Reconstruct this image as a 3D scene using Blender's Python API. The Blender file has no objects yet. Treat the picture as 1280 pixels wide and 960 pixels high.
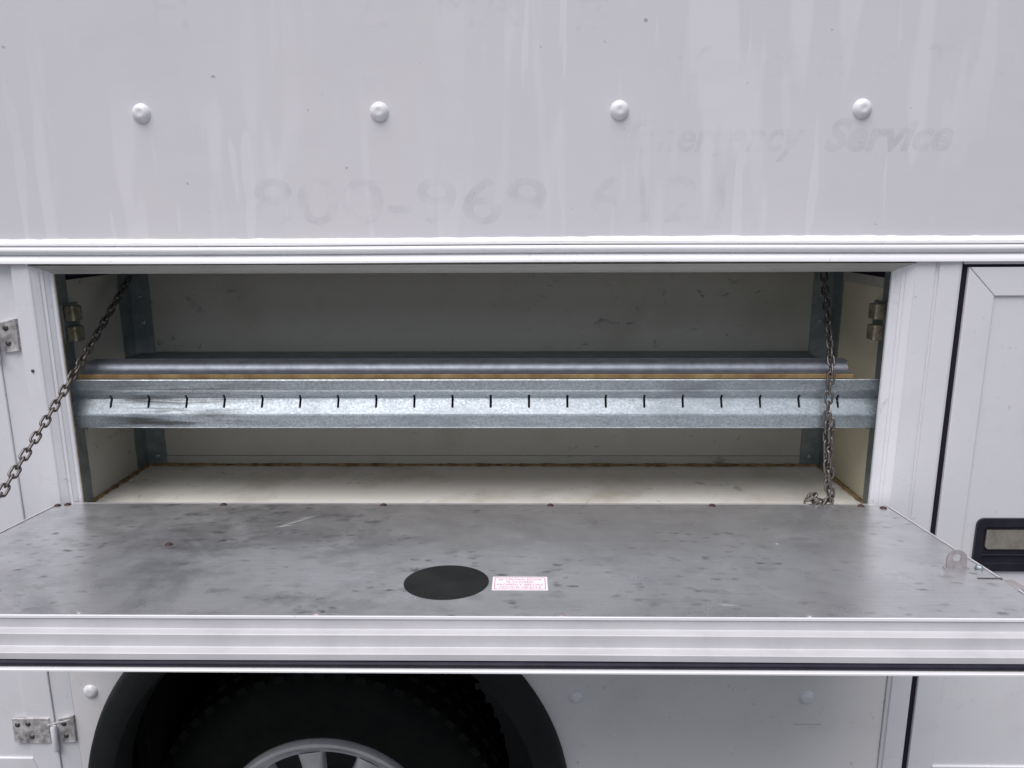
import bpy, bmesh, math, random
from mathutils import Matrix, Vector, Euler
random.seed(7)
R = math.radians
S = bpy.context.scene
COL = S.collection

# ------------------------------------------------------------------ camera
PITCH, YAW, ROLL = 0.2144, -0.0160, -0.0041
fw = Vector((math.sin(YAW)*math.cos(PITCH), math.cos(YAW)*math.cos(PITCH), -math.sin(PITCH)))
r0 = Vector((math.cos(YAW), -math.sin(YAW), 0)); u0 = r0.cross(fw)
rt = r0*math.cos(ROLL) + u0*math.sin(ROLL); up = -r0*math.sin(ROLL) + u0*math.cos(ROLL)
cd = bpy.data.cameras.new("camera"); cam = bpy.data.objects.new("camera", cd); COL.objects.link(cam)
cam.matrix_world = Matrix(((rt.x, up.x, -fw.x, 0.0845), (rt.y, up.y, -fw.y, -1.1679), (rt.z, up.z, -fw.z, 0.0809), (0, 0, 0, 1)))
cd.sensor_fit = 'HORIZONTAL'; cd.sensor_width = 36; cd.lens = 944.12/1280*36; cd.clip_start = 0.02; cd.clip_end = 500
S.camera = cam

# ------------------------------------------------------------------ sky, sun, exposure (overcast)
SUN_EL, SUN_AZ = R(66), R(205)          # azimuth clockwise from +Y; behind the camera, a little to the left
w = bpy.data.worlds.new("World"); S.world = w; w.use_nodes = True
nt = w.node_tree; bg = nt.nodes["Background"]
sky = nt.nodes.new("ShaderNodeTexSky"); sky.sky_type = 'NISHITA'; sky.sun_disc = False
sky.sun_elevation = SUN_EL; sky.sun_rotation = SUN_AZ; sky.air_density = 1.0; sky.dust_density = 2.0; sky.ozone_density = 1.5
hs = nt.nodes.new("ShaderNodeHueSaturation"); hs.inputs["Saturation"].default_value = 0.45
nt.links.new(sky.outputs[0], hs.inputs["Color"]); nt.links.new(hs.outputs[0], bg.inputs["Color"])
bg.inputs["Strength"].default_value = 0.05
sd = bpy.data.lights.new("sun", 'SUN'); sun = bpy.data.objects.new("sun", sd); COL.objects.link(sun)
sd.energy = 1.5; sd.angle = R(55); sd.color = (1.0, 0.955, 0.955)
dirv = Vector((math.sin(SUN_AZ)*math.cos(SUN_EL), math.cos(SUN_AZ)*math.cos(SUN_EL), math.sin(SUN_EL)))
sun.rotation_euler = dirv.to_track_quat('Z', 'Y').to_euler(); sun.location = dirv*20
vs = S.view_settings; vs.view_transform = 'Standard'; vs.look = 'None'; vs.gamma = 1; vs.use_curve_mapping = False
vs.exposure = 1.05
S.render.engine = 'CYCLES'
S.cycles.max_bounces = 8; S.cycles.diffuse_bounces = 5; S.cycles.transparent_max_bounces = 12

# ------------------------------------------------------------------ materials
class NB:
    """small node builder"""
    def __init__(s, name):
        s.m = bpy.data.materials.new(name); s.m.use_nodes = True
        s.t = s.m.node_tree; s.b = s.t.nodes["Principled BSDF"]; s.out = s.t.nodes["Material Output"]
        s.tc = s.t.nodes.new("ShaderNodeTexCoord")
    def n(s, k, **kw):
        x = s.t.nodes.new(k)
        for a, v in kw.items(): setattr(x, a, v)
        return x
    def l(s, a, b): s.t.links.new(a, b)
    def map(s, scale=(1, 1, 1), loc=(0, 0, 0), rot=(0, 0, 0)):
        x = s.n("ShaderNodeMapping"); x.inputs["Scale"].default_value = scale; x.inputs["Location"].default_value = loc
        x.inputs["Rotation"].default_value = rot
        s.l(s.tc.outputs["Object"], x.inputs["Vector"]); return x.outputs[0]
    def noise(s, vec, sc, det=4, rough=.55, dist=0):
        x = s.n("ShaderNodeTexNoise"); x.inputs["Scale"].default_value = sc; x.inputs["Detail"].default_value = det
        x.inputs["Roughness"].default_value = rough; x.inputs["Distortion"].default_value = dist
        s.l(vec, x.inputs["Vector"]); return x.outputs["Fac"]
    def ramp(s, fac, a, b, va=0., vb=1.):
        x = s.n("ShaderNodeMapRange"); x.inputs[1].default_value = a; x.inputs[2].default_value = b
        x.inputs[3].default_value = va; x.inputs[4].default_value = vb; s.l(fac, x.inputs[0]); return x.outputs[0]
    def math(s, op, a, b):
        x = s.n("ShaderNodeMath", operation=op)
        for i, v in enumerate((a, b)):
            if isinstance(v, (int, float)): x.inputs[i].default_value = v
            else: s.l(v, x.inputs[i])
        return x.outputs[0]
    def mix(s, fac, a, b):
        x = s.n("ShaderNodeMix", data_type='RGBA')
        if isinstance(fac, (int, float)): x.inputs[0].default_value = fac
        else: s.l(fac, x.inputs[0])
        for i, v in ((6, a), (7, b)):
            if isinstance(v, tuple): x.inputs[i].default_value = (*v, 1)
            else: s.l(v, x.inputs[i])
        return x.outputs[2]
    def col(s, v):
        if isinstance(v, tuple): s.b.inputs["Base Color"].default_value = (*v, 1)
        else: s.l(v, s.b.inputs["Base Color"])
    def rough(s, v):
        if isinstance(v, (int, float)): s.b.inputs["Roughness"].default_value = v
        else: s.l(v, s.b.inputs["Roughness"])
    def metal(s, v): s.b.inputs["Metallic"].default_value = v
    def bump(s, h, st=.2, d=.001):
        x = s.n("ShaderNodeBump"); x.inputs["Strength"].default_value = st; x.inputs["Distance"].default_value = d
        s.l(h, x.inputs["Height"]); s.l(x.outputs[0], s.b.inputs["Normal"])

M = {}
def paint(name, base, rough=.32, dirt=.12, dirtcol=(.30, .27, .22), speck=True, scuff=0):
    k = NB(name); v = k.map()
    d1 = k.ramp(k.noise(v, 6, 6, .65), .5, .78)
    d2 = k.ramp(k.noise(v, 60, 5, .7), .64, .74)
    c = k.mix(k.math('MULTIPLY', d1, dirt), base, dirtcol)
    if speck: c = k.mix(k.math('MULTIPLY', d2, .35), c, (.12, .11, .10))
    if scuff:
        q = k.math('MULTIPLY', k.ramp(k.noise(k.map((1, 1, 1.6), rot=(0, .5, 0)), 21, 8, .72, .6), .595, .645), k.ramp(k.noise(v, 4, 2), .44, .58))
        c = k.mix(k.math('MULTIPLY', q, scuff), c, (.05, .047, .04))
    k.col(c); k.rough(k.ramp(k.noise(v, 9, 4), .3, .7, rough-.06, rough+.1))
    k.bump(k.noise(v, 45, 3), .10, .0006); M[name] = k.m
paint('white_paint', (.74, .74, .775), .30, .17)
paint('trim_white', (.80, .80, .83), .22, .10)
paint('lower_white', (.76, .745, .75), .36, .14)
paint('lit_cream_wall', (.60, .56, .42), .45, .30, (.32, .27, .18))  # right wall: the warm bounce light on it is put into this colour
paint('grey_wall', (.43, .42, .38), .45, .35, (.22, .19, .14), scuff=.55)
paint('floor_white', (.80, .79, .74), .42, .65, (.36, .31, .20), scuff=.5)

k = NB('faded_panel'); v = k.map()                                   # upper body panel, weathered with run-down streaks
st = k.ramp(k.noise(k.map((15, 1, 2.4)), 1.0, 2.4, .55, .10), .56, .615)
st2 = k.ramp(k.noise(k.map((38, 1, 3.6), (3.1, 0, 1.7)), 1.0, 2, .5), .625, .65)
reg = k.ramp(k.noise(k.map((1.9, 1, 1.2), (.6, 0, .3)), 1.0, 2), .42, .56)
sm = k.math('MULTIPLY', k.math('MAXIMUM', st, st2), reg)
cl = k.mix(k.ramp(k.noise(v, 1.8, 3), .35, .65), (.665, .67, .72), (.715, .695, .725))  # bluish and pinkish patches paint in soft reflections of the surroundings
cl = k.mix(k.math('MULTIPLY', sm, .40), cl, (.82, .80, .85))
cl = k.mix(k.math('MULTIPLY', k.ramp(k.noise(v, 42, 3, .6), .735, .76), .55), cl, (.20, .19, .20))
cl = k.mix(k.math('MULTIPLY', k.ramp(k.noise(k.map((4, 1, 9)), 1, 5, .7), .5, .75), .18), cl, (.55, .55, .62))
k.col(cl); k.rough(k.math('ADD', k.math('MULTIPLY', sm, -.04), .36))
wv = k.n("ShaderNodeTexWave", wave_type='BANDS', bands_direction='X'); wv.inputs["Scale"].default_value = 120; k.l(v, wv.inputs["Vector"])
wz = k.n("ShaderNodeTexWave", wave_type='BANDS', bands_direction='Z'); wz.inputs["Scale"].default_value = 120; k.l(v, wz.inputs["Vector"])
k.bump(k.math('ADD', k.math('MULTIPLY', k.math('ADD', wv.outputs["Fac"], wz.outputs["Fac"]), .12), k.noise(v, 5, 3)), .12, .002); M['faded_panel'] = k.m

def galv(name, smear):
    k = NB(name); v = k.map()
    vo = k.n("ShaderNodeTexVoronoi"); vo.inputs["Scale"].default_value = 420; k.l(k.map((1, 1, 1)), vo.inputs["Vector"])
    sp = k.n("ShaderNodeSeparateColor"); k.l(vo.outputs["Color"], sp.inputs[0])
    c = k.mix(sp.outputs[0], (.33, .375, .405), (.50, .55, .585))
    c = k.mix(k.ramp(k.noise(k.map((3, 8, 8)), 1.5, 5, .7), .5, .75), c, (.25, .28, .31))
    c = k.mix(k.math('MULTIPLY', k.ramp(k.noise(v, 38, 5, .75), .62, .72), .5), c, (.58, .60, .63))
    c = k.mix(k.math('MULTIPLY', k.ramp(k.noise(k.map((2, 30, 30)), 3, 5, .75), .60, .72), .5), c, (.16, .14, .12))
    if smear:                                                       # greasy rub marks near the left end
        sx = k.n("ShaderNodeSeparateXYZ"); k.l(v, sx.inputs[0])
        xm = k.math('MULTIPLY', k.ramp(sx.outputs[0], -.62, -.56), k.ramp(sx.outputs[0], -.30, -.50))
        sw = k.ramp(k.noise(k.map((5, 60, 110)), 1.0, 4, .6, .8), .46, .62)
        c = k.mix(k.math('MULTIPLY', k.math('MULTIPLY', sw, xm), .78), c, (.05, .045, .035))
    k.col(c); k.metal(.85); k.rough(k.ramp(sp.outputs[1], 0, 1, .36, .52)); k.bump(k.noise(v, 300, 2), .12, .0005); M[name] = k.m
galv('galvanised', False); galv('smeared_galvanised', True)
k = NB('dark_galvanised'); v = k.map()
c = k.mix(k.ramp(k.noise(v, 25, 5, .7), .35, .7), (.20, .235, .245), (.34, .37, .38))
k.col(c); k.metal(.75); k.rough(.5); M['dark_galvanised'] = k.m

k = NB('scuffed_aluminium'); v = k.map()                              # drop door liner
c = k.mix(k.ramp(k.noise(v, 3.2, 5, .6), .35, .65), (.60, .605, .625), (.74, .745, .76))
sx = k.n("ShaderNodeSeparateXYZ"); k.l(v, sx.inputs[0])
rub0 = k.math('MULTIPLY', k.ramp(sx.outputs[0], -.66, -.45), k.ramp(sx.outputs[0], .05, -.25))
c = k.mix(k.math('MULTIPLY', k.ramp(k.noise(v, 6.5, 8, .68, .6), .44, .62), k.math('ADD', k.math('MULTIPLY', rub0, .38), .22)), c, (.19, .19, .215))
sx = k.n("ShaderNodeSeparateXYZ"); k.l(v, sx.inputs[0])
rub = k.math('MULTIPLY', k.ramp(sx.outputs[0], -.62, -.45), k.ramp(sx.outputs[0], .10, -.20))      # most used on the left
b = k.math('MULTIPLY', k.ramp(k.noise(v, 3.4, 4, .6), .38, .58), k.math('ADD', k.math('MULTIPLY', rub, .65), .35))
def blots(scale, rot, warp, keep, d0, d1, seed):
    nz = k.n("ShaderNodeTexNoise"); nz.inputs["Scale"].default_value = 38; nz.inputs["Detail"].default_value = 5; nz.inputs["Roughness"].default_value = .7
    k.l(v, nz.inputs["Vector"])
    ad = k.n("ShaderNodeVectorMath", operation='MULTIPLY_ADD'); k.l(nz.outputs["Color"], ad.inputs[0]); ad.inputs[1].default_value = (warp, warp, 0)
    k.l(k.map((*scale, 0), (seed, seed*.7, 0), (0, 0, rot)), ad.inputs[2])
    vo = k.n("ShaderNodeTexVoronoi"); vo.inputs["Scale"].default_value = 1; k.l(ad.outputs[0], vo.inputs["Vector"])
    sc = k.n("ShaderNodeSeparateColor"); k.l(vo.outputs["Color"], sc.inputs[0])
    on = k.ramp(sc.outputs[0], keep, 1.0, 0, 1)
    return k.math('MULTIPLY', k.ramp(vo.outputs["Distance"], d0, d1, 1, 0), on)
a = blots((24, 46), .35, 1.7, .20, .06, .46, 1.0)
c = k.mix(k.math('MULTIPLY', k.math('MULTIPLY', a, b), 1.0), c, (.07, .07, .085))
a2 = blots((50, 84), -.15, 1.6, .40, .05, .42, 4.3)
c = k.mix(k.math('MULTIPLY', k.math('MULTIPLY', a2, k.ramp(k.noise(v, 4.5, 3), .40, .56)), .9), c, (.09, .09, .10))
a5 = blots((10, 20), .55, 1.5, .35, .05, .55, 9.1)
c = k.mix(k.math('MULTIPLY', k.math('MULTIPLY', a5, b), .85), c, (.12, .12, .14))
a3 = k.ramp(k.noise(k.map((5, 120, 1), (2, 1, 0), (0, 0, .12)), 2.0, 4, .65, .3), .62, .72)
c = k.mix(k.math('MULTIPLY', a3, .5), c, (.20, .20, .21))
brush = k.noise(k.map((2.5, 420, 1)), 1.0, 3, .6)
c = k.mix(k.ramp(brush, .35, .65, 0, .22), c, (.40, .40, .42))
a4 = k.ramp(k.noise(v, 110, 5, .75), .62, .70)
c = k.mix(k.math('MULTIPLY', a4, k.ramp(k.noise(v, 5, 2), .45, .65, .1, .7)), c, (.86, .86, .87))
k.col(c); k.metal(.80)
k.rough(k.math('ADD', k.ramp(k.noise(v, 14, 5, .65), .3, .7, .25, .40), k.math('MULTIPLY', a2, .12)))
k.bump(k.math('ADD', k.noise(k.map((4, 260, 1)), 3, 2), k.math('MULTIPLY', k.noise(v, 4, 2), 1.4)), .10, .0009); M['liner'] = k.m

def simple(name, col, rough=.5, metal=0., var=None, sc=30, bump=0, spec=.5):
    k = NB(name); v = k.map()
    if var: k.col(k.mix(k.ramp(k.noise(v, sc, 5, .65), .38, .66), col, var))
    else: k.col(col)
    k.rough(rough); k.metal(metal); k.b.inputs['Specular IOR Level'].default_value = spec
    if bump: k.bump(k.noise(v, sc*3, 4), bump, .001)
    M[name] = k.m
simple('bright_aluminium', (.78, .78, .80), .30, .6, (.66, .66, .69), 12)
simple('molding', (.555, .55, .57), .45, 0, (.48, .475, .495), 10)
simple('sealant', (.86, .86, .85), .45, 0, (.74, .74, .74), 40)
simple('seal_rubber', (.012, .011, .020), .5, 0, (.020, .020, .032), 20, spec=.2)
simple('disc_black', (.008, .009, .009), .45, 0, (.020, .021, .020), 18, spec=.22)
simple('tyre_rubber', (.007, .008, .0075), .8, 0, (.012, .012, .011), 25, .3, spec=.15)
simple('flare_rubber', (.011, .013, .013), .6, 0, (.016, .018, .018), 20, .25, spec=.25)
simple('undercoat', (.008, .008, .007), .9, 0, (.016, .014, .011), 40, .8, spec=.1)
simple('rim_metal', (.80, .80, .82), .34, .45, (.66, .66, .69), 20)
simple('rim_dark', (.06, .06, .065), .5, .5)
simple('blue_galvanised', (.30, .325, .375), .45, .75, (.22, .24, .285), 60)
simple('lug_steel', (.44, .42, .43), .42, .5, (.32, .29, .29), 80)
simple('scratch_bright', (.56, .56, .58), .5, .2)
simple('mark_grey', (.33, .33, .35), .6)
simple('wood_edge', (.40, .29, .13), .65, 0, (.20, .11, .05), 22, .3)
simple('brown_caulk', (.34, .24, .11), .75, 0, (.11, .065, .03), 45, .4)
simple('rust_rivet', (.075, .038, .034), .6, .3, (.04, .025, .022), 200)
simple('chain_steel', (.23, .22, .215), .42, .85, (.10, .075, .06), 140, .3)
simple('hinge_steel', (.86, .85, .84), .30, .35, (.20, .17, .19), 42)
simple('screw_dark', (.09, .085, .085), .45, .7, (.16, .15, .14), 100)
simple('brass_bracket', (.30, .27, .20), .45, .55, (.11, .09, .06), 70)
simple('bolt_zinc', (.70, .70, .70), .3, .9)
simple('latch_black', (.014, .014, .022), .30, 0, (.025, .025, .035), 20)
simple('latch_paddle', (.50, .47, .42), .42, .6, (.36, .33, .29), 60)
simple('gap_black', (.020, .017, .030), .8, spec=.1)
simple('sticker_white', (.88, .84, .88), .5)
simple('sticker_red', (.46, .12, .20), .5, 0, (.66, .42, .50), 200)
simple('asphalt', (.062, .062, .062), .9, 0, (.045, .045, .046), 60, .5)
simple('frame_dark', (.03, .032, .028), .7, .2, (.06, .05, .04), 15)

def ghost_mat(name, lo, hi):
    k = NB(name); v = k.map()                                      # almost vanished lettering: a dotted residue
    ck = k.n("ShaderNodeTexWave", wave_type='BANDS', bands_direction='Z'); ck.inputs["Scale"].default_value = 75; k.l(v, ck.inputs["Vector"])
    ck2 = k.n("ShaderNodeTexWave", wave_type='BANDS', bands_direction='X'); ck2.inputs["Scale"].default_value = 95; k.l(v, ck2.inputs["Vector"])
    mk = k.math('MULTIPLY', k.ramp(ck.outputs["Fac"], .25, .75, .25, 1), k.ramp(ck2.outputs["Fac"], .2, .6, .45, 1))
    mk = k.math('MULTIPLY', mk, k.ramp(k.noise(v, 16, 3, .6), .42, .66, lo, hi))
    tr = k.n("ShaderNodeBsdfTransparent"); ms = k.n("ShaderNodeMixShader")
    k.col((.30, .30, .36)); k.rough(.5)
    k.l(mk, ms.inputs[0]); k.l(tr.outputs[0], ms.inputs[1]); k.l(k.b.outputs[0], ms.inputs[2]); k.l(ms.outputs[0], k.out.inputs[0]); M[name] = k.m
ghost_mat('ghost_ink', .02, .50); ghost_mat('ghost_ink_strong', .22, .70)

# ------------------------------------------------------------------ mesh helpers
def thing(name, label, cat, loc=(0, 0, 0), group=None):
    o = bpy.data.objects.new(name, None); COL.objects.link(o); o.location = loc; o.empty_display_size = .1
    o['label'] = label; o['category'] = cat
    if group: o['group'] = group
    return o
WM = {}                                                              # world matrices of parents
def wm(o): return WM.get(o.name, Matrix.Translation(o.location))
def link(name, me, mat, parent, world=None, label=None):
    """link mesh me whose coordinates are given in `world` space (default scene space), origin put at its own centre"""
    o = bpy.data.objects.new(name, me); COL.objects.link(o)
    if mat and not me.materials: me.materials.append(M[mat])
    o.parent = parent
    loc = Matrix.Identity(4) if world is None else world
    o.matrix_local = wm(parent).inverted() @ loc if parent else loc
    WM[o.name] = loc
    if label: o['label'] = label
    return o
def build(name, bm, mat, parent, world=None, smooth=False, label=None, centre=True):
    bmesh.ops.remove_doubles(bm, verts=bm.verts, dist=1e-6)
    bmesh.ops.recalc_face_normals(bm, faces=bm.faces)
    for f in bm.faces: f.smooth = smooth
    W = world.copy() if world is not None else Matrix.Identity(4)
    if centre and len(bm.verts):
        lo = Vector([min(v.co[i] for v in bm.verts) for i in range(3)]); hi = Vector([max(v.co[i] for v in bm.verts) for i in range(3)])
        c = (lo+hi)/2
        for v in bm.verts: v.co -= c
        W = W @ Matrix.Translation(c)
    me = bpy.data.meshes.new(name); bm.to_mesh(me); bm.free()
    if smooth: 
        try: me.set_sharp_from_angle(angle=R(38))
        except Exception: pass
    return link(name, me, mat, parent, W, label)
def box(x0, x1, y0, y1, z0, z1, bev=0.0, seg=2, bm=None):
    b = bmesh.new()
    bmesh.ops.create_cube(b, size=1)
    for v in b.verts: v.co = Vector(((x0+x1)/2+v.co.x*(x1-x0), (y0+y1)/2+v.co.y*(y1-y0), (z0+z1)/2+v.co.z*(z1-z0)))
    if bev: bmesh.ops.bevel(b, geom=b.edges[:]+b.verts[:], offset=bev, segments=seg, profile=.5, affect='EDGES')
    if bm is None: return b
    me = bpy.data.meshes.new('t'); b.to_mesh(me); b.free(); bm.from_mesh(me); bpy.data.meshes.remove(me); return bm
def sweep(prof, axis, stations, wob=None, caps=True):
    """closed profile of 2D points swept along axis 'x' (points y,z) or 'z' (points x,y)"""
    b = bmesh.new(); rows = []
    for i, s in enumerate(stations):
        row = []
        for j, (p, q) in enumerate(prof):
            co = Vector((s, p, q)) if axis == 'x' else Vector((p, q, s))
            if wob: co += wob(s, j)
            row.append(b.verts.new(co))
        rows.append(row)
    n = len(prof)
    for a, c in zip(rows, rows[1:]):
        for j in range(n):
            b.faces.new((a[j], a[(j+1) % n], c[(j+1) % n], c[j]))
    if caps: b.faces.new(rows[0][::-1]); b.faces.new(rows[-1])
    return b
def lathe(prof, seg, axis='y', centre=(0, 0, 0), a0=0, a1=2*math.pi):
    """prof: list of (radius, along-axis); full or partial revolution"""
    b = bmesh.new(); full = abs(a1-a0-2*math.pi) < 1e-6; n = seg if full else seg+1; rows = []
    for i in range(n):
        a = a0+(a1-a0)*i/seg; row = []
        for r, h in prof:
            if axis == 'y': co = (r*math.cos(a), h, r*math.sin(a))
            elif axis == 'z': co = (r*math.cos(a), r*math.sin(a), h)
            else: co = (h, r*math.cos(a), r*math.sin(a))
            row.append(b.verts.new(Vector(co)+Vector(centre)))
        rows.append(row)
    for i in range(n if full else n-1):
        A, C = rows[i], rows[(i+1) % n]
        for j in range(len(prof)-1):
            try: b.faces.new((A[j], A[j+1], C[j+1], C[j]))
            except ValueError: pass
    bmesh.ops.remove_doubles(b, verts=b.verts, dist=1e-7)
    return b
def poly(pts, y0, y1):
    """extrude an outline (x,z) between two y planes"""
    b = bmesh.new(); A = [b.verts.new((x, y0, z)) for x, z in pts]; C = [b.verts.new((x, y1, z)) for x, z in pts]
    b.faces.new(A); b.faces.new(C[::-1]); n = len(pts)
    for i in range(n): b.faces.new((A[i], C[i], C[(i+1) % n], A[(i+1) % n]))
    return b
def rrect(x0, x1, z0, z1, r, n=6):
    pts = []
    for cx, cz, a in ((x1-r, z1-r, 0), (x0+r, z1-r, 90), (x0+r, z0+r, 180), (x1-r, z0+r, 270)):
        for i in range(n+1): t = R(a+90*i/n); pts.append((cx+r*math.cos(t), cz+r*math.sin(t)))
    return pts
def text_mesh(s, size, shear=0, offset=0, align='LEFT', space=1.0, sx=1.0):
    c = bpy.data.curves.new('lettering', 'FONT'); c.body = s; c.size = size; c.shear = shear; c.offset = offset; c.align_x = align
    c.space_character = space; c.resolution_u = 3
    o = bpy.data.objects.new('lettering', c); COL.objects.link(o)
    dg = bpy.context.evaluated_depsgraph_get(); me = bpy.data.meshes.new_from_object(o.evaluated_get(dg))
    bpy.data.objects.remove(o); bpy.data.curves.remove(c)
    for v in me.vertices: v.co.x *= sx
    return me
XS = lambda a, b, n: [a+(b-a)*i/n for i in range(n+1)]

# ------------------------------------------------------------------ ground
GZ = -1.500
b = bmesh.new(); bmesh.ops.create_grid(b, x_segments=2, y_segments=2, size=60)
for v in b.verts: v.co.z = GZ
g = build('ground', b, 'asphalt', None, centre=False); g['kind'] = 'structure'

# ------------------------------------------------------------------ the truck body
T = thing('service_truck', 'white utility truck body with its drop-down compartment door lying open', 'truck', (0, .9, GZ))

# upper panel
up_ = build('upper_panel', box(-1.45, 1.45, 0.0, .03, .040, .95), 'faded_panel', T)
def dome_rivet(r, h, dm=.07):
    pf = [(0, -h*(1-dm)), (r*.14, -h*(1-dm)), (r*.28, -h*(1-dm*.3)), (r*.42, -h), (r*.62, -h*.86), (r*.82, -h*.58), (r*.95, -h*.22), (r, .0005)]
    return lathe(pf, 28)
bm_ = dome_rivet(.0142, .0075); bmesh.ops.recalc_face_normals(bm_, faces=bm_.faces)
for f in bm_.faces: f.smooth = True
RV = bpy.data.meshes.new('rivet'); bm_.to_mesh(RV); bm_.free(); RV.materials.append(M['trim_white'])
bm_ = dome_rivet(.0142, .0070, .0); bmesh.ops.recalc_face_normals(bm_, faces=bm_.faces)
for f in bm_.faces: f.smooth = True
RV0 = bpy.data.meshes.new('rivet'); bm_.to_mesh(RV0); bm_.free(); RV0.materials.append(M['trim_white'])
for i in range(-2, 5):
    link('rivet', RV, None, up_, Matrix.Translation((-.4805+.3527*i, 0, .2366)))
# ghost lettering left on the panel (flat print)
def ghost(s, x, z, size, target_w=None, shear=0, off=0.0, ink='ghost_ink'):
    me = text_mesh(s, size, shear, off)
    if target_w:
        xs = [v.co.x for v in me.vertices]; k = target_w/(max(xs)-min(xs))
        for v in me.vertices: v.co.x = (v.co.x-min(xs))*k
    link('faded_lettering', me, ink, up_, Matrix.Translation((x, -.0006, z)) @ Matrix.Rotation(R(90), 4, 'X'))
ghost('800-969', -.325, .0755, .096, .445, 0, .001)
ghost('6121', .185, .0775, .096, .200, 0, .001)
ghost('Emergency', .236, .1790, .062, .262, .30, .0016)
ghost('Service', .527, .1790, .062, .187, .30, .0022, 'ghost_ink_strong')
for s, x in (('c', .283), ('f', .325), ('o', .425), ('r', .452), ('m', .505), ('r', .590), ('T', .655), ('e', .708), ('s', .76)):
    ghost(s, x, .283, .058, None, .30, .001)
for s, x in (('H', -.455), ('Z', -.165), ('M', -.045), ('A', .020), ('#', .155)):
    ghost(s, x, .352, .085)

# drip rail under the panel
XR = XS(-1.45, 1.45, 90)
def halfround(cz, cy, r, n=9): return [(cy-r*1.05*math.sin(math.pi*i/n), cz+r*math.cos(math.pi*i/n)) for i in range(n+1)]
prof = [(.002, .0475), (-.0085, .0470), (-.0098, .0462), (-.0100, .0440), (-.0055, .0434)] + halfround(.0370, -.0065, .0060) + \
       [(-.0055, .0303), (-.0058, .0290), (-.0085, .0284), (-.0125, .0250), (-.0150, .0195), (-.0152, .0178), (-.0142, .0172), (-.004, .0170), (.002, .0170)]
dr = build('drip_rail', sweep(prof, 'x', XR, lambda s, j: Vector((0, .0006*math.sin(s*9.), .0007*math.sin(s*5.3+.5)))), 'trim_white', T, smooth=True)
rs = random.Random(3); wl = [rs.uniform(-1, 1) for _ in range(400)]
def jag(s, j):
    i = int((s+1.5)*110); a = (wl[i]*.6+wl[i-1]*.4)
    return Vector((0, 0, (.0008*a+.0009*math.sin(s*4.1)) if j in (0, 1) else .0007*math.sin(s*5.3+.5)))
build('sealant_bead', sweep([(.0005, .0548), (-.0022, .0540), (-.0078, .0482), (-.0080, .0473), (.0005, .0473)], 'x', XS(-1.45, 1.45, 300), jag), 'sealant', dr)

# opening frame: mitred picture frame, three sides; points (ox, oz, y) outward from the opening edge
fp = [(0, 0, .0150), (0, 0, .0105), (.0012, .0008, .0090), (.0050, .0030, .0088), (.0062, .0040, .0072), (.0105, .0062, .0035), (.0112, .0066, .0018), (.0150, .0086, .0008), (.0160, .0091, -.0012), (.0235, .0125, -.0065), (.0255, .0140, -.0085)]
OX, ZT, ZB = .6506, .0006, -.4
paint('head_shade_grey', (.42, .415, .40), .45, .4, (.22, .20, .16))  # shade of the down-facing bevel, with some grime, put into this grey
def seg(c0, c1, name):
    b = bmesh.new(); A = [b.verts.new(c0(*q)) for q in fp]; C = [b.verts.new(c1(*q)) for q in fp]
    back0 = [b.verts.new(c0(fp[-1][0], fp[-1][1], .0150))]; back1 = [b.verts.new(c1(fp[-1][0], fp[-1][1], .0150))]
    A += back0; C += back1; n = len(A)
    for i in range(n): b.faces.new((A[i], A[(i+1) % n], C[(i+1) % n], C[i]))
    b.faces.new(A); b.faces.new(C[::-1]); build(name, b, 'head_shade_grey' if name == 'frame_head' else 'white_paint', T)
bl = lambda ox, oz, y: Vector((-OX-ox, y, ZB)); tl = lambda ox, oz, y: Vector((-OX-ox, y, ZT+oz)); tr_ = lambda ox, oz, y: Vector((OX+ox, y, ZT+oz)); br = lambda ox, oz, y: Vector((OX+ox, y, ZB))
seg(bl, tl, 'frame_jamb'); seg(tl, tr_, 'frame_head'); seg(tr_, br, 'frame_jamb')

ZL = -1.12                                                           # bottom of the body
def post(name, prof, z0, z1): return build(name, sweep(prof, 'z', [z0, z1]), 'white_paint', T)
# left post (flat, rounded towards the recess) and recessed hinge strip
lp = post('door_post', [(-.6763, -.0085), (-.6800, -.0092), (-.6830, -.0092), (-.6838, -.0085), (-.7010, -.0085), (-.7050, -.0070), (-.7085, -.0010), (-.7100, .0100), (-.7100, .03), (-.6763, .03)], -.405, .0168)
build('screw', lathe([(0, -.0018), (.002, -.0016), (.003, 0)], 12, centre=(-.6915, -.0085, -.150)), 'screw_dark', lp)
post('hinge_strip', [(-.7102, .0010), (-.7432, -.0022), (-.7432, .03), (-.7102, .03)], ZL, .0168)
# right post with a seam
post('door_post', [(.6763, -.0085), (.7056, -.0085), (.7064, -.0070), (.7066, .03), (.6763, .03)], -.405, .0168)
post('post_trim', [(.7068, .0300), (.7070, -.0045), (.7110, -.0060), (.7118, -.0095), (.7410, -.0100), (.7450, -.0085), (.7474, -.0040), (.7476, .03)], ZL, .0168)
post('gap_seal', [(.7477, -.0055), (.7550, -.0055), (.7550, .028), (.7477, .028)], ZL, .0122).data.materials[0] = M['gap_black']
build('header_seal', box(.7552, 1.40, -.0055, .028, .0080, .0125), 'gap_black', T)
build('header_strip', box(.7480, 1.40, -.0085, .028, .0127, .0168), 'white_paint', T)
build('header_seal', box(-1.40, -.7404, .010, .028, .0070, .0168), 'gap_black', T)

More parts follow.
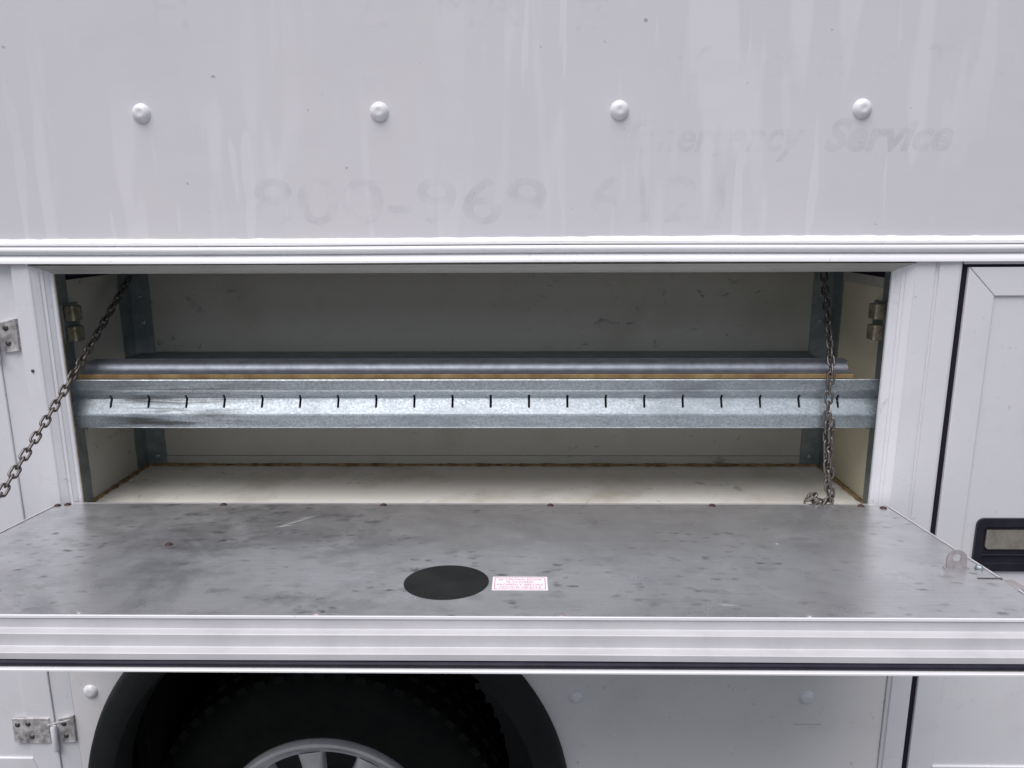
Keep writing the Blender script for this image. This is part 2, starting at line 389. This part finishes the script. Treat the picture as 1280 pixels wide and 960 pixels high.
# side doors: mitred stiles and rails round a recessed panel
def side_door(x0, x1, sw, zt, zb, rw, yf, prefix):
    """x0 edge nearest the opening, x1 far edge; sw stile width with sign; rw = (top rail, bottom rail top z)"""
    s = 1 if x1 > x0 else -1; g = .0005
    zi, zbi = zt-rw[0], rw[1]; xi, xj = x0+s*sw, x1-s*sw
    d = build('side_door', box(min(xi, xj)-.004, max(xi, xj)+.004, yf+.0035, yf+.02, zbi-.004, zi+.004), 'white_paint', T)
    def bev(pts, name):
        b = poly(pts, yf, yf+.03); bmesh.ops.recalc_face_normals(b, faces=b.faces)
        bmesh.ops.bevel(b, geom=[e for e in b.edges if all(abs(v.co.y-yf) < 1e-6 for v in e.verts)], offset=.0012, segments=2, profile=.5, affect='EDGES')
        build(name, b, 'white_paint', d)
    bev([(x0, zt), (xi-s*g, zi-g*0), (xi-s*g, zbi), (x0, zb)], 'stile')
    bev([(x1, zt), (xj+s*g, zi), (xj+s*g, zbi), (x1, zb)], 'stile')
    bev([(x0+s*g*2.4, zt), (x1-s*g*2.4, zt), (xj, zi+g), (xi, zi+g)], 'rail')
    bev([(x0+s*g*2.4, zb), (x1-s*g*2.4, zb), (xj, zbi-g), (xi, zbi-g)], 'rail')
    return d
sdR = side_door(.7552, 1.36, .0430, .0080, -1.0, (.0437, -.8545), -.0105, 'r')
sdL = side_door(-.7440, -1.36, .0490, .0062, -1.0, (.0420, -.8552), -.0055, 'l')

# paddle latch on the right door
lb = bmesh.new()
o_ = rrect(.8180, .9640, -.4860, -.3940, .012); i_ = rrect(.8300, .9520, -.4720, -.4080, .006)
for (P, yP, Q, yQ) in ((o_, -.0072, o_, -.0115), (o_, -.0115, i_, -.0125), (i_, -.0125, i_, -.0078)):
    A = [lb.verts.new((x, yP, z)) for x, z in P]; C = [lb.verts.new((x, yQ, z)) for x, z in Q]; n = len(A)
    for i in range(n): lb.faces.new((A[i], A[(i+1) % n], C[(i+1) % n], C[i]))
lb.faces.new([lb.verts.new((x, -.0078, z)) for x, z in i_])
build('latch_bezel', lb, 'latch_black', sdR)
build('latch_paddle', poly([(.8350, -.4140), (.9470, -.4140), (.9470, -.4470), (.8395, -.4470), (.8352, -.4425)], -.0112, -.0085), 'latch_paddle', sdR)
build('latch_ledge', box(.8302, .9518, -.0108, -.0079, -.4600, -.4560, .001), 'latch_black', sdR)

# strap hinges on the left door
def hinge(dz):
    yd = -.0055
    lf = build('hinge_leaf', poly([(-.8165, -.7745), (-.7520, -.7735), (-.7535, -.8205), (-.7640, -.8225), (-.8175, -.8215)], yd-.0032, yd-.0002), 'hinge_steel', sdL)
    l2 = build('hinge_leaf', poly([(-.7370, -.7770), (-.7105, -.7710), (-.7115, -.8215), (-.7370, -.8250)], -.0050, .0005), 'hinge_steel', sdL)
    kn = lathe([(0, -.7870), (.0042, -.7875), (.0050, -.7890), (.0050, -.8335), (.0042, -.8365), (0, -.8375)], 20, 'z', (-.7440, -.0100, 0))
    kk = build('hinge_knuckle', kn, 'white_paint' if dz == 0 else 'hinge_steel', sdL, smooth=True)
    pn = build('hinge_pin', box(-.7520, -.7100, -.0140, -.0110, -.7790, -.7765, .0006), 'hinge_steel', sdL)
    pn.rotation_euler = (0, R(-14), 0)
    objs = [lf, l2, kk, pn]
    for x, z, y in ((-.7275, -.7855, -.005), (-.7265, -.8095, -.005), (-.8080, -.7855, yd-.0032), (-.7890, -.7835, yd-.0032), (-.7850, -.8090, yd-.0032)):
        objs.append(build('screw', lathe([(0, y-.0025), (.0022, y-.0025), (.0042, y-.0012), (.0048, y)], 14, centre=(x, 0, z)), 'screw_dark', sdL, smooth=True))
    for o in objs: o.location.z += dz
hinge(0); hinge(.7035)

# lower panel with the wheel arch cut out
AX, AZ, AR = -.266, -.946, .430
b = bmesh.new(); n = 60; top = []; arc = []
XL0, XL1, ZP = -.7092, .7064, -.41
angs = [math.pi - math.pi*i/n for i in range(n+1)]
arcp = [(AX+AR*math.cos(a), AZ+AR*math.sin(a)) for a in angs]
tp = [(x, ZP) for x, z in arcp]
for y in (.0, .022):
    A = [b.verts.new((x, y, z)) for x, z in arcp]; C = [b.verts.new((x, y, z)) for x, z in tp]
    for i in range(n): b.faces.new((A[i], A[i+1], C[i+1], C[i]))
    for xa, xb in ((XL0, AX-AR), (AX+AR, XL1)):
        b.faces.new([b.verts.new(c) for c in ((xa, y, ZL), (xb, y, ZL), (xb, y, ZP), (xa, y, ZP))])
lowp = build('lower_panel', b, 'lower_white', T)
for x, z in ((-.6750, -.7245), (.1752, -.7292), (.5725, -.7286), (.5725, -.98)):
    link('rivet', RV0, None, lowp, Matrix.Translation((x, 0, z)) @ Matrix.Scale(.92, 4))
build('scratch', box(.555, .602, -.0004, .0004, -.7814, -.7807), 'mark_grey', lowp)

# wheel arch flare and wheel well
fl = [(AR+.003, .001), (AR+.003, -.006), (AR-.003, -.022), (AR-.010, -.027), (AR-.040, -.031), (AR-.050, -.027), (AR-.054, -.012), (AR-.056, .030), (AR-.030, .032), (AR-.012, .001)]
b = lathe(fl+[fl[0]], 72, 'y', (AX, 0, AZ), 0, math.pi)
flare = build('fender_flare', b, 'flare_rubber', T, smooth=True)
for x0 in (AX-AR-.003, AX+AR-.050):
    build('flare_leg', box(x0, x0+.053, -.026, .03, ZL, AZ+.0005), 'flare_rubber', flare)
b = lathe([(AR-.02, .024), (AR-.02, .62)], 48, 'y', (AX, 0, AZ), 0, math.pi)
ww = build('wheel_well', b, 'undercoat', T, smooth=True)
build('well_back', poly([(AX-AR, ZL), (AX+AR, ZL), (AX+AR, AZ+AR), (AX-AR, AZ+AR)], .62, .63), 'undercoat', ww)
for x0 in (AX-AR+.0195, AX+AR-.0205): build('well_side', box(x0, x0+.001, .024, .62, ZL, AZ), 'undercoat', ww)
build('chassis_rail', box(-1.4, 1.4, .52, .58, -1.02, -.86, .008), 'frame_dark', T)
build('well_bracket', box(-.585, -.44, .10, .16, -.690, -.678, .003), 'frame_dark', ww)
build('mud_flap', box(-.668, -.640, .10, .50, -1.12, -.72, .004), 'undercoat', ww)

# wheel
wc = (-.312, .12, -1.136)
wh = bpy.data.objects.new('wheel', None); COL.objects.link(wh); wh.parent = T; wh.location = Vector(wc)-Vector(T.location); WM[wh.name] = Matrix.Translation(wc)
RT = .362
tp_ = [(.222, .012), (.228, .002), (.245, -.006), (.285, -.012), (.315, -.008), (.338, .004), (.352, .018), (RT-.004, .030), (RT-.001, .06), (RT, .11), (RT-.001, .16), (RT-.004, .19), (.345, .208), (.30, .222), (.25, .218), (.222, .205)]
b = lathe(tp_, 96, 'y', wc)
# tread blocks, in one mesh with the carcass
for i in range(56):
    a = 2*math.pi*i/56
    for (h0, h1, ph, rr) in ((.012, .046, 0, RT-.006), (.056, .086, .5, RT+.001), (.094, .124, 0, RT+.001), (.132, .162, .5, RT+.001), (.172, .206, 0, RT-.006)):
        aa = a+ph*2*math.pi/56; hw = .0125; M4 = Matrix.Translation(wc) @ Matrix.Rotation(-aa, 4, 'Y')
        vv = []
        for rI, sh in ((rr-.018, 1), (rr+.005, .82)):
            for dx, dh in ((-1, -1), (1, -1), (1, 1), (-1, 1)):
                hm = (h0+h1)/2; hd = (h1-h0)/2*sh
                vv.append(b.verts.new(M4 @ Vector((rI, hm+dh*hd, dx*hw*sh))))
        for q in ((0, 1, 2, 3), (4, 5, 6, 7), (0, 1, 5, 4), (1, 2, 6, 5), (2, 3, 7, 6), (3, 0, 4, 7)): b.faces.new([vv[i_] for i_ in q])
build('tyre', b, 'tyre_rubber', wh, smooth=True)
rim = build('rim', lathe([(.2235, .010), (.2235, .000), (.2200, -.0060), (.2140, -.0070), (.2080, -.0030), (.2020, .004), (.1930, .008), (.1900, .016), (.1900, .10), (.150, .105), (0, .105)], 96, 'y', wc), 'rim_metal', wh, smooth=True)
rim.data.materials.append(M['rim_dark'])
for pl in rim.data.polygons:
    if pl.center.y > .05-.0 : pl.material_index = 1
SPK = None
for i in range(10):
    a = R(98-36*i)
    if SPK is None:
        b = bmesh.new(); vv = []
        for rI, hw, yy in ((.050, .012, -.012), (.120, .018, -.004), (.170, .021, .001), (.1925, .026, .006)):
            vv.append([b.verts.new((rI, yy+dy, s*hw*k_)) for s, dy, k_ in ((-1, .03, 1.05), (-1, .006, 1.0), (-.8, 0, 1), (.8, 0, 1), (1, .006, 1.0), (1, .03, 1.05))])
        for A, C in zip(vv, vv[1:]):
            for j in range(5): b.faces.new((A[j], A[j+1], C[j+1], C[j]))
        bmesh.ops.recalc_face_normals(b, faces=b.faces)
        SPK = bpy.data.meshes.new('spoke'); b.to_mesh(SPK); b.free(); SPK.materials.append(M['rim_metal'])
        for p_ in SPK.polygons: p_.use_smooth = True
    link('spoke', SPK, None, wh, Matrix.Translation(wc) @ Matrix.Rotation(-a, 4, 'Y'))
build('hub_cap', lathe([(0, -.020), (.030, -.019), (.045, -.014), (.060, -.004), (.062, .03)], 40, 'y', wc), 'rim_metal', wh, smooth=True)

# ------------------------------------------------------------------ compartment inside
CX, CY, CF, CT = .668, .265, -.3965, .012
build('compartment_floor', box(-.70, .70, -.006, CY+.02, CF-.012, CF), 'floor_white', T)
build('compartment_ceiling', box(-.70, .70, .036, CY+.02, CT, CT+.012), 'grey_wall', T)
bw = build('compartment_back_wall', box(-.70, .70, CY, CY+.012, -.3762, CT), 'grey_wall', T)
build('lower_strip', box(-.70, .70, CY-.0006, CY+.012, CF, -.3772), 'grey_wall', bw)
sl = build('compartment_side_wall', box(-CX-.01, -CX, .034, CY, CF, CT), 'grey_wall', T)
sr = build('compartment_side_wall', box(CX, CX+.01, .034, CY, CF, CT), 'lit_cream_wall', T)
# rusty sealant at the floor joints
def bead(p, q, name, r=.0036):
    b = bmesh.new(); d = (Vector(q)-Vector(p)); L = d.length; d.normalize(); n = int(L/.008); side = d.cross(Vector((0, 0, 1))).normalized(); rows = []
    for i in range(n+1):
        c = Vector(p)+d*(L*i/n); rr = r*random.uniform(.65, 1.3)
        rows.append([b.verts.new(c+side*rr*2.0*math.cos(t)+Vector((0, 0, rr*math.sin(t)))) for t in [2*math.pi*j/6 for j in range(6)]])
    for A, C in zip(rows, rows[1:]):
        for j in range(6): b.faces.new((A[j], A[(j+1) % 6], C[(j+1) % 6], C[j]))
    build(name, b, 'brown_caulk', T, smooth=True)
bead((-CX+.001, .03, CF+.001), (-CX+.001, CY-.002, CF+.001), 'floor_sealant'); bead((CX-.001, .03, CF+.001), (CX-.001, CY-.002, CF+.001), 'floor_sealant')
bead((-CX, CY-.001, CF+.001), (CX, CY-.001, CF+.001), 'floor_sealant', .0034)
# galvanised front posts, rear corner angles, ceiling angles
bolt_bm = lathe([(0, -.0042), (.0030, -.0040), (.0046, -.0026), (.0050, 0)], 12); bmesh.ops.recalc_face_normals(bolt_bm, faces=bolt_bm.faces)
BOLT = bpy.data.meshes.new('bolt'); bolt_bm.to_mesh(BOLT); bolt_bm.free(); BOLT.materials.append(M['galvanised'])
for s in (-1, 1):
    x = s*CX; e = lambda a, b_: (min(a, b_), max(a, b_))
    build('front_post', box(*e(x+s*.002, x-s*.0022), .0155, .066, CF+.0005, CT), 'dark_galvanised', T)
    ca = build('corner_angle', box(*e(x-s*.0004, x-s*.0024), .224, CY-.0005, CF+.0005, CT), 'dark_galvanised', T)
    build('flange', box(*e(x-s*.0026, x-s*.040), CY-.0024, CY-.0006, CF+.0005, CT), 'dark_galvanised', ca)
    for z in (-.06, -.11, -.22, -.377):
        link('bolt', BOLT, None, ca, Matrix.Translation((x-s*.022, CY-.0024, z)))
        link('bolt', BOLT, None, ca, Matrix.Translation((x-s*.0024, .244, z-.014)) @ Matrix.Rotation(s*R(90), 4, 'Z'))
    build('ceiling_angle', box(*e(x-s*.0006, x-s*.0030), .0670, .2235, -.030, -.013), 'grey_wall', T)
    build('corner_shade_strip', box(*e(x-s*.0006, x-s*.0020), .0670, .2235, -.0128, CT), 'gap_black', T)  # black strip painting in the shade at the wall top, no real opening
    # striker on the jamb
    sk = build('striker_bracket', box(*e(x-s*.0026, x-s*.0075), .036, .084, -.114, -.050, .0015), 'dark_galvanised', T)
    for z0 in (-.078, -.112):
        build('catch', box(*e(x-s*.0077, x-s*.0240), .040, .066, z0, z0+.025, .003), 'brass_bracket', sk)
        link('bolt', BOLT, None, sk, Matrix.Translation((x-s*.0076, .074, z0+.014)) @ Matrix.Rotation(s*R(90), 4, 'Z') @ Matrix.Scale(1.7, 4))
    if s < 0: build('edge_rust', box(*e(s*(OX+.0002), s*(OX-.0006)), .0125, .0150, CF, ZT-.001), 'brown_caulk', T)
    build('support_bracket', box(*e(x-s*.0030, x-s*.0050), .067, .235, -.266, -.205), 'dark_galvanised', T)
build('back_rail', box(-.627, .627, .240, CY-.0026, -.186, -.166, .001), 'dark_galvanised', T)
# closed body behind, so that no light leaks in
bs = bmesh.new()
for q in ((-1.44, 1.44, 1.80, 1.83, ZL, .95), (-1.44, 1.44, .031, 1.80, .92, .949), (-1.45, -1.42, .031, 1.80, ZL, .92), (1.42, 1.45, .031, 1.80, ZL, .92)):
    box(*q, bm=bs)
build('body_shell', bs, 'white_paint', T)
build('body_divider', box(-.73, .73, CY+.021, CY+.035, -.47, .92), 'undercoat', T)
build('underfloor', box(-.73, .73, .024, .62, -.470, -.455), 'undercoat', T)
for x in (-.73, .722): build('body_bulkhead', box(x, x+.008, .036, CY+.02, -.455, .10), 'undercoat', T)

# ------------------------------------------------------------------ drop door
DW = Matrix.Translation((0, -.020, -.3684)) @ Matrix.Rotation(R(-4), 4, 'X')
DX0, DX1 = -.673, .664
core = [(0, -.002), (-.4035, -.002), (-.4035, -.0440), (0, -.0440)]
dd = build('drop_door', sweep(core, 'x', [DX0, DX1]), 'white_paint', T, DW, label='open drop-down door lying flat, scuffed aluminium inside')
build('inner_liner', sweep([(.0015, -.0018), (.0015, 0), (-.4020, 0), (-.4020, -.0018)], 'x', [DX0+.0025, DX1-.0025]), 'liner', dd, DW)
for x0, x1 in ((DX0-.0012, DX0+.0018), (DX1-.0018, DX1+.0012)):
    build('edge_lip', box(x0, x1, -.4040 if x0 < 0 else -.291, .001, -.044, .0012, .0004), 'bright_aluminium', dd, DW)
build('edge_lip', box(DX1-.0018, DX1+.0012, -.4040, -.326, -.044, .0012, .0004), 'bright_aluminium', dd, DW)
build('front_lip', box(DX0, DX1, -.4050, -.4022, -.0022, .0010, .0004), 'trim_white', dd, DW)
md = [(-.4037, -.0028), (-.4040, -.0132), (-.4052, -.0138), (-.4155, -.0140), (-.4164, -.0148), (-.4166, -.0278), (-.4176, -.0285), (-.4292, -.0287), (-.4302, -.0295), (-.4304, -.0360), (-.4290, -.0366), (-.4037, -.0366)]
build('edge_molding', sweep(md, 'x', XS(DX0-.002, DX1+.002, 40), lambda s, j: Vector((0, 0, .00035*math.sin(7*s+j*.1)))), 'molding', dd, DW)
sl_ = [(-.4285-.0052*math.sin(math.pi*i/8), -.0403+.0034*math.cos(math.pi*i/8)) for i in range(9)]
build('door_seal', sweep(sl_+[(-.4037, -.0437), (-.4037, -.0369)], 'x', XS(DX0-.002, DX1+.002, 40)), 'seal_rubber', dd, DW, smooth=True)
build('bottom_lip', sweep([(-.4037, -.0441), (-.4368, -.0441), (-.4375, -.0446), (-.4375, -.0463), (-.4037, -.0463)], 'x', [DX0-.002, DX1+.002]), 'trim_white', dd, DW)
rb = lathe([(0, .0024), (.0018, .0022), (.0036, .0012), (.0042, 0)], 12, 'z'); bmesh.ops.recalc_face_normals(rb, faces=rb.faces)
RR = bpy.data.meshes.new('rivet'); rb.to_mesh(RR); rb.free(); RR.materials.append(M['rust_rivet'])
R2 = RR.copy(); [setattr(v.co, 'z', v.co.z*.45) for v in R2.vertices]; R2.materials[0] = M['lug_steel']
for x, u in ((-.668, .010), (-.655, .004), (-.4009, .004), (-.1416, .004), (.127, .004), (.3858, .004), (.6523, .015), (.622, .004), (-.4052, .185)):
    link('rivet', RR, None, dd, DW @ Matrix.Translation((x, -u, 0)) @ Matrix.Scale(1.35, 4))
for x, u in ((-.406, .3943), (-.1428, .3959), (.1263, .3975), (.395, .396)):
    link('rivet', R2, None, dd, DW @ Matrix.Translation((x, -u, 0)))
build('black_disc', lathe([(0, .0010), (.0500, .0010), (.0512, .0006), (.0514, 0)], 64, 'z', (-.0092, -.3085, 0)), 'disc_black', dd, DW, smooth=True)
# warning sticker
skr = build('warning_sticker', box(.0466, .1128, -.3326, -.2930, .0001, .0004), 'sticker_white', dd, DW)
b = bmesh.new()
for q in ((.0490, .1104, -.3304, -.3292), (.0490, .1104, -.2968, -.2956), (.0490, .0500, -.3304, -.2956), (.1094, .1104, -.3304, -.2956)):
    box(q[0], q[1], q[2], q[3], .0004, .00055, bm=b)
build('sticker_border', b, 'sticker_red', skr, DW)
for i, (s, wd) in enumerate((('BE CERTAIN DOOR', .052), ('IS CLOSED', .032), ('PROPERLY BEFORE', .055), ('MOVING VEHICLE', .050))):
    me = text_mesh(s, .0072, align='CENTER')
    xs = [v.co.x for v in me.vertices]; kx = wd/(max(xs)-min(xs))
    for v in me.vertices: v.co.x *= kx
    link('lettering', me, 'sticker_red', skr, DW @ Matrix.Translation((.0797, -.3043-.0076*i, .0006)))
# scratches in the liner: fine bright gouges
def gouge(x0, u0, x1, u1, wd):
    d = Vector((x1-x0, -(u1-u0), 0)); L = d.length; a = math.atan2(d.y, d.x)
    b = bmesh.new(); P = [(0, 0), (L*.4, wd*.5), (L*.75, wd*.3), (L, 0), (L*.7, -wd*.4), (L*.35, -wd*.5)]
    b.faces.new([b.verts.new((px, py, 0)) for px, py in P])
    build('scratch', b, 'scratch_bright', dd, DW @ Matrix.Translation((x0, -u0, .0003)) @ Matrix.Rotation(a, 4, 'Z'))
for q in ((-.285, .118, -.228, .050, .0022), (-.283, .112, -.255, .100, .003), (-.262, .075, -.240, .060, .002), (.430, .175, .434, .178, .004), (.52, .255, .533, .262, .0015), (.598, .345, .606, .362, .002), (.30, .37, .325, .372, .002)):
    gouge(*q)
# chain lug and slide bolt on the right, lug on the left
def lug(xc, u):
    b = bmesh.new(); n = 16; hw, h, rr, hz = .0125, .0125, .0055, .0135
    outer = [(-hw, 0), (hw, 0)] + [(hw*math.cos(math.pi*i/n), h+hw*math.sin(math.pi*i/n)*.95) for i in range(n+1)]
    m_ = len(outer); inner = []
    for (x, z) in outer:
        a = math.atan2(z-hz, x); inner.append((rr*math.cos(a), hz+rr*math.sin(a)))
    L = {}
    for y in (0, .0022):
        L[y] = ([b.verts.new((x, y, z)) for x, z in outer], [b.verts.new((x, y, z)) for x, z in inner])
        for i in range(m_):
            j = (i+1) % m_; b.faces.new((L[y][0][i], L[y][0][j], L[y][1][j], L[y][1][i]))
    for i in range(m_):
        j = (i+1) % m_
        for k_ in (0, 1): b.faces.new((L[0][k_][i], L[0][k_][j], L[.0022][k_][j], L[.0022][k_][i]))
    box(-.0155, .0155, -.0012, .004, .0002, .0012, bm=b)
    build('chain_lug', b, 'lug_steel', dd, DW @ Matrix.Translation((xc, -u, 0)))
lug(.6282, .262); lug(-.6360, .265)
build('slide_bolt', box(.6605, .6790, -.3255, -.2945, -.018, -.0006, .0006), 'lug_steel', dd, DW)
build('bolt_slot', box(.636, .6655, -.2945, -.2915, -.004, .0006), 'screw_dark', dd, DW)
link('bolt', BOLT, None, dd, DW @ Matrix.Translation((.656, -.262, .0005)) @ Matrix.Rotation(R(-90), 4, 'X'))
build('hinge_bar', sweep([(.001, -.004), (.022, -.004), (.022, -.030), (.001, -.030)], 'x', [DX0+.01, DX1-.01]), 'bright_aluminium', dd, DW)

# ------------------------------------------------------------------ slotted shelf
SH = thing('slotted_shelf', 'long galvanised shelf with a slotted front rail inside the open compartment', 'shelf', (0, .03, -.256))
rp = [(.0325, -.1728), (.0308, -.1726), (.0300, -.1738), (.0302, -.1900), (.0320, -.1930), (.0372, -.1998), (.0420, -.2060), (.0425, -.2078), (.0410, -.2100), (.0352, -.2210), (.0305, -.2300), (.0296, -.2325), (.0296, -.2520), (.0304, -.2540), (.0330, -.2545), (.0330, -.2335), (.0380, -.2225), (.0450, -.2095), (.0455, -.2065), (.0400, -.1990), (.0340, -.1915), (.0335, -.1765), (.0330, -.1740)]
xs = [-.664]; cut = set(); slots = [-.5997+.06298*i for i in range(20)]
for x in slots:
    xs += [x-.0019]; cut.add(len(xs)-1); xs += [x+.0019]
xs += [.664]
b = bmesh.new(); rows = [[b.verts.new((x, y, z)) for y, z in rp] for x in xs]; n = len(rp)
SK = {5, 6, 7, 8, 16, 17, 18}
def split(rows_a, rows_b, j): b.faces.new((rows_a[j], rows_a[(j+1) % n], rows_b[(j+1) % n], rows_b[j]))
for i in range(len(xs)-1):
    for j in range(n):
        if i in cut and j in SK: continue
        split(rows[i], rows[i+1], j)
b.faces.new(rows[0]); b.faces.new(rows[-1][::-1])
# shorten the slit: lower half of the bright face closed again
build('front_rail', b, 'smeared_galvanised', SH)
build('slot_shade_strip', box(-.655, .655, .0470, .0490, -.234, -.178), 'gap_black', SH)  # added black strip that makes the slots read dark
build('shelf_board', box(-.652, .620, .0420, .232, -.1740, -.1664, .0008), 'wood_edge', SH)
cp = [(.0440, -.1657), (.0500, -.1652), (.0560, -.1644), (.0605, -.1622), (.0632, -.1585), (.0658, -.1546), (.0700, -.1520), (.0780, -.1508), (.0940, -.1504), (.0950, -.1496), (.0965, -.1496), (.0965, -.1657)]
build('top_sheet', sweep(cp, 'x', [-.650, .619], lambda s, j: Vector((.006 if (s > 0 and j > 6) else 0, 0, 0))), 'blue_galvanised', SH, smooth=True)
build('rear_sheet', box(-.645, .612, .0970, .2380, -.1656, -.1640), 'dark_galvanised', SH)

# ------------------------------------------------------------------ chains
PITCHL, WR, WID = .0160, .0020, .0140
def link_mesh():
    b = bmesh.new(); rc = WID/2-WR; st = PITCHL/2+WR-rc; path = []
    for i in range(9): a = -math.pi/2+math.pi*i/8; path.append((st+rc*math.cos(a), rc*math.sin(a)))
    for i in range(9): a = math.pi/2+math.pi*i/8; path.append((-st+rc*math.cos(a), rc*math.sin(a)))
    n = len(path); rows = []
    for i in range(n):
        p0, p1, p2 = Vector(path[i-1]), Vector(path[i]), Vector(path[(i+1) % n]); t = (p2-p0).normalized(); nn = Vector((t.y, -t.x))
        rows.append([b.verts.new((p1.x+nn.x*WR*math.cos(a), p1.y+nn.y*WR*math.cos(a), WR*math.sin(a))) for a in [2*math.pi*k_/7 for k_ in range(7)]])
    for i in range(n):
        A, C = rows[i], rows[(i+1) % n]
        for j in range(7): b.faces.new((A[j], A[(j+1) % 7], C[(j+1) % 7], C[j]))
    bmesh.ops.recalc_face_normals(b, faces=b.faces)
    for f in b.faces: f.smooth = True
    me = bpy.data.meshes.new('chain_link'); b.to_mesh(me); b.free(); me.materials.append(M['chain_steel']); return me
LK = link_mesh()
def chain(pts, root, twist0=.6, drift=0.0, jit=.10):
    """links every PITCHL along the polyline"""
    P = [Vector(p) for p in pts]; acc = [0]
    for a, c in zip(P, P[1:]): acc.append(acc[-1]+(c-a).length)
    def at(s):
        for i in range(len(P)-1):
            if s <= acc[i+1]: return P[i].lerp(P[i+1], (s-acc[i])/max(1e-9, acc[i+1]-acc[i]))
        return P[-1]
    n = int(acc[-1]/PITCHL)
    for i in range(n):
        a, c = at(i*PITCHL), at((i+1)*PITCHL); d = (c-a).normalized()
        ref = Vector((1, 0, 0)) if abs(d.x) < .9 else Vector((0, 0, 1))
        y = (ref - d*ref.dot(d)).normalized(); z = d.cross(y)
        Mx = Matrix((d, y, z)).transposed().to_4x4(); Mx.translation = (a+c)/2
        tw = twist0 + (math.pi/2 if i % 2 else 0) + drift*i + random.uniform(-jit, jit)
        link('chain_link', LK, None, root, Mx @ Matrix.Rotation(tw, 4, 'X'))
c1 = thing('chain', 'taut steel chain running slantwise down to the open door from the upper left corner', 'chain', (-.638, -.282, -.335), 'door support chains')
A, Bp = Vector((-.633, .205, -.020)), Vector((-.6375, -.283, -.343))
pts = [A.lerp(Bp, t)+Vector((0, 0, -.010*4*t*(1-t)*.5)) for t in [i/16 for i in range(17)]]
chain(pts, c1, .25, .02)
c2 = thing('chain', 'loose steel chain hanging over the shelf rail and bunched on the sill at right', 'chain', (.58, .0, -.39), 'door support chains')
chain([(.606, .165, -.012), (.590, .090, -.085), (.5770, .024, -.160), (.5755, .0225, -.175), (.5740, .0200, -.20), (.5738, .018, -.25), (.5755, .008, -.310), (.5790, -.002, -.362), (.583, -.004, -.374), (.570, -.006, -.376), (.556, -.004, -.374), (.551, .004, -.366)], c2, .2, .12)
chain([(.5800, .0165, -.235), (.5800, .012, -.300), (.5845, .002, -.362), (.576, .002, -.372), (.562, .004, -.372), (.553, .000, -.362), (.558, .010, -.368)], c2, .9, .2)
for i, (x, y, z) in enumerate(((.550, -.004, -.369), (.553, .003, -.363))):
    link('chain_link', LK, None, c2, Matrix.Translation((x, y, z)) @ Euler((random.random()*3, random.random()*3, random.random()*3)).to_matrix().to_4x4())
# hooks the chains hang from
for x, y, z in ((-.633, .207, -.012), (.606, .167, -.006)):
    build('chain_hook', lathe([(.0, .012), (.004, .012), (.004, -.012), (.0, -.012)], 10, 'z', (x, y, z+.012)), 'screw_dark', T)
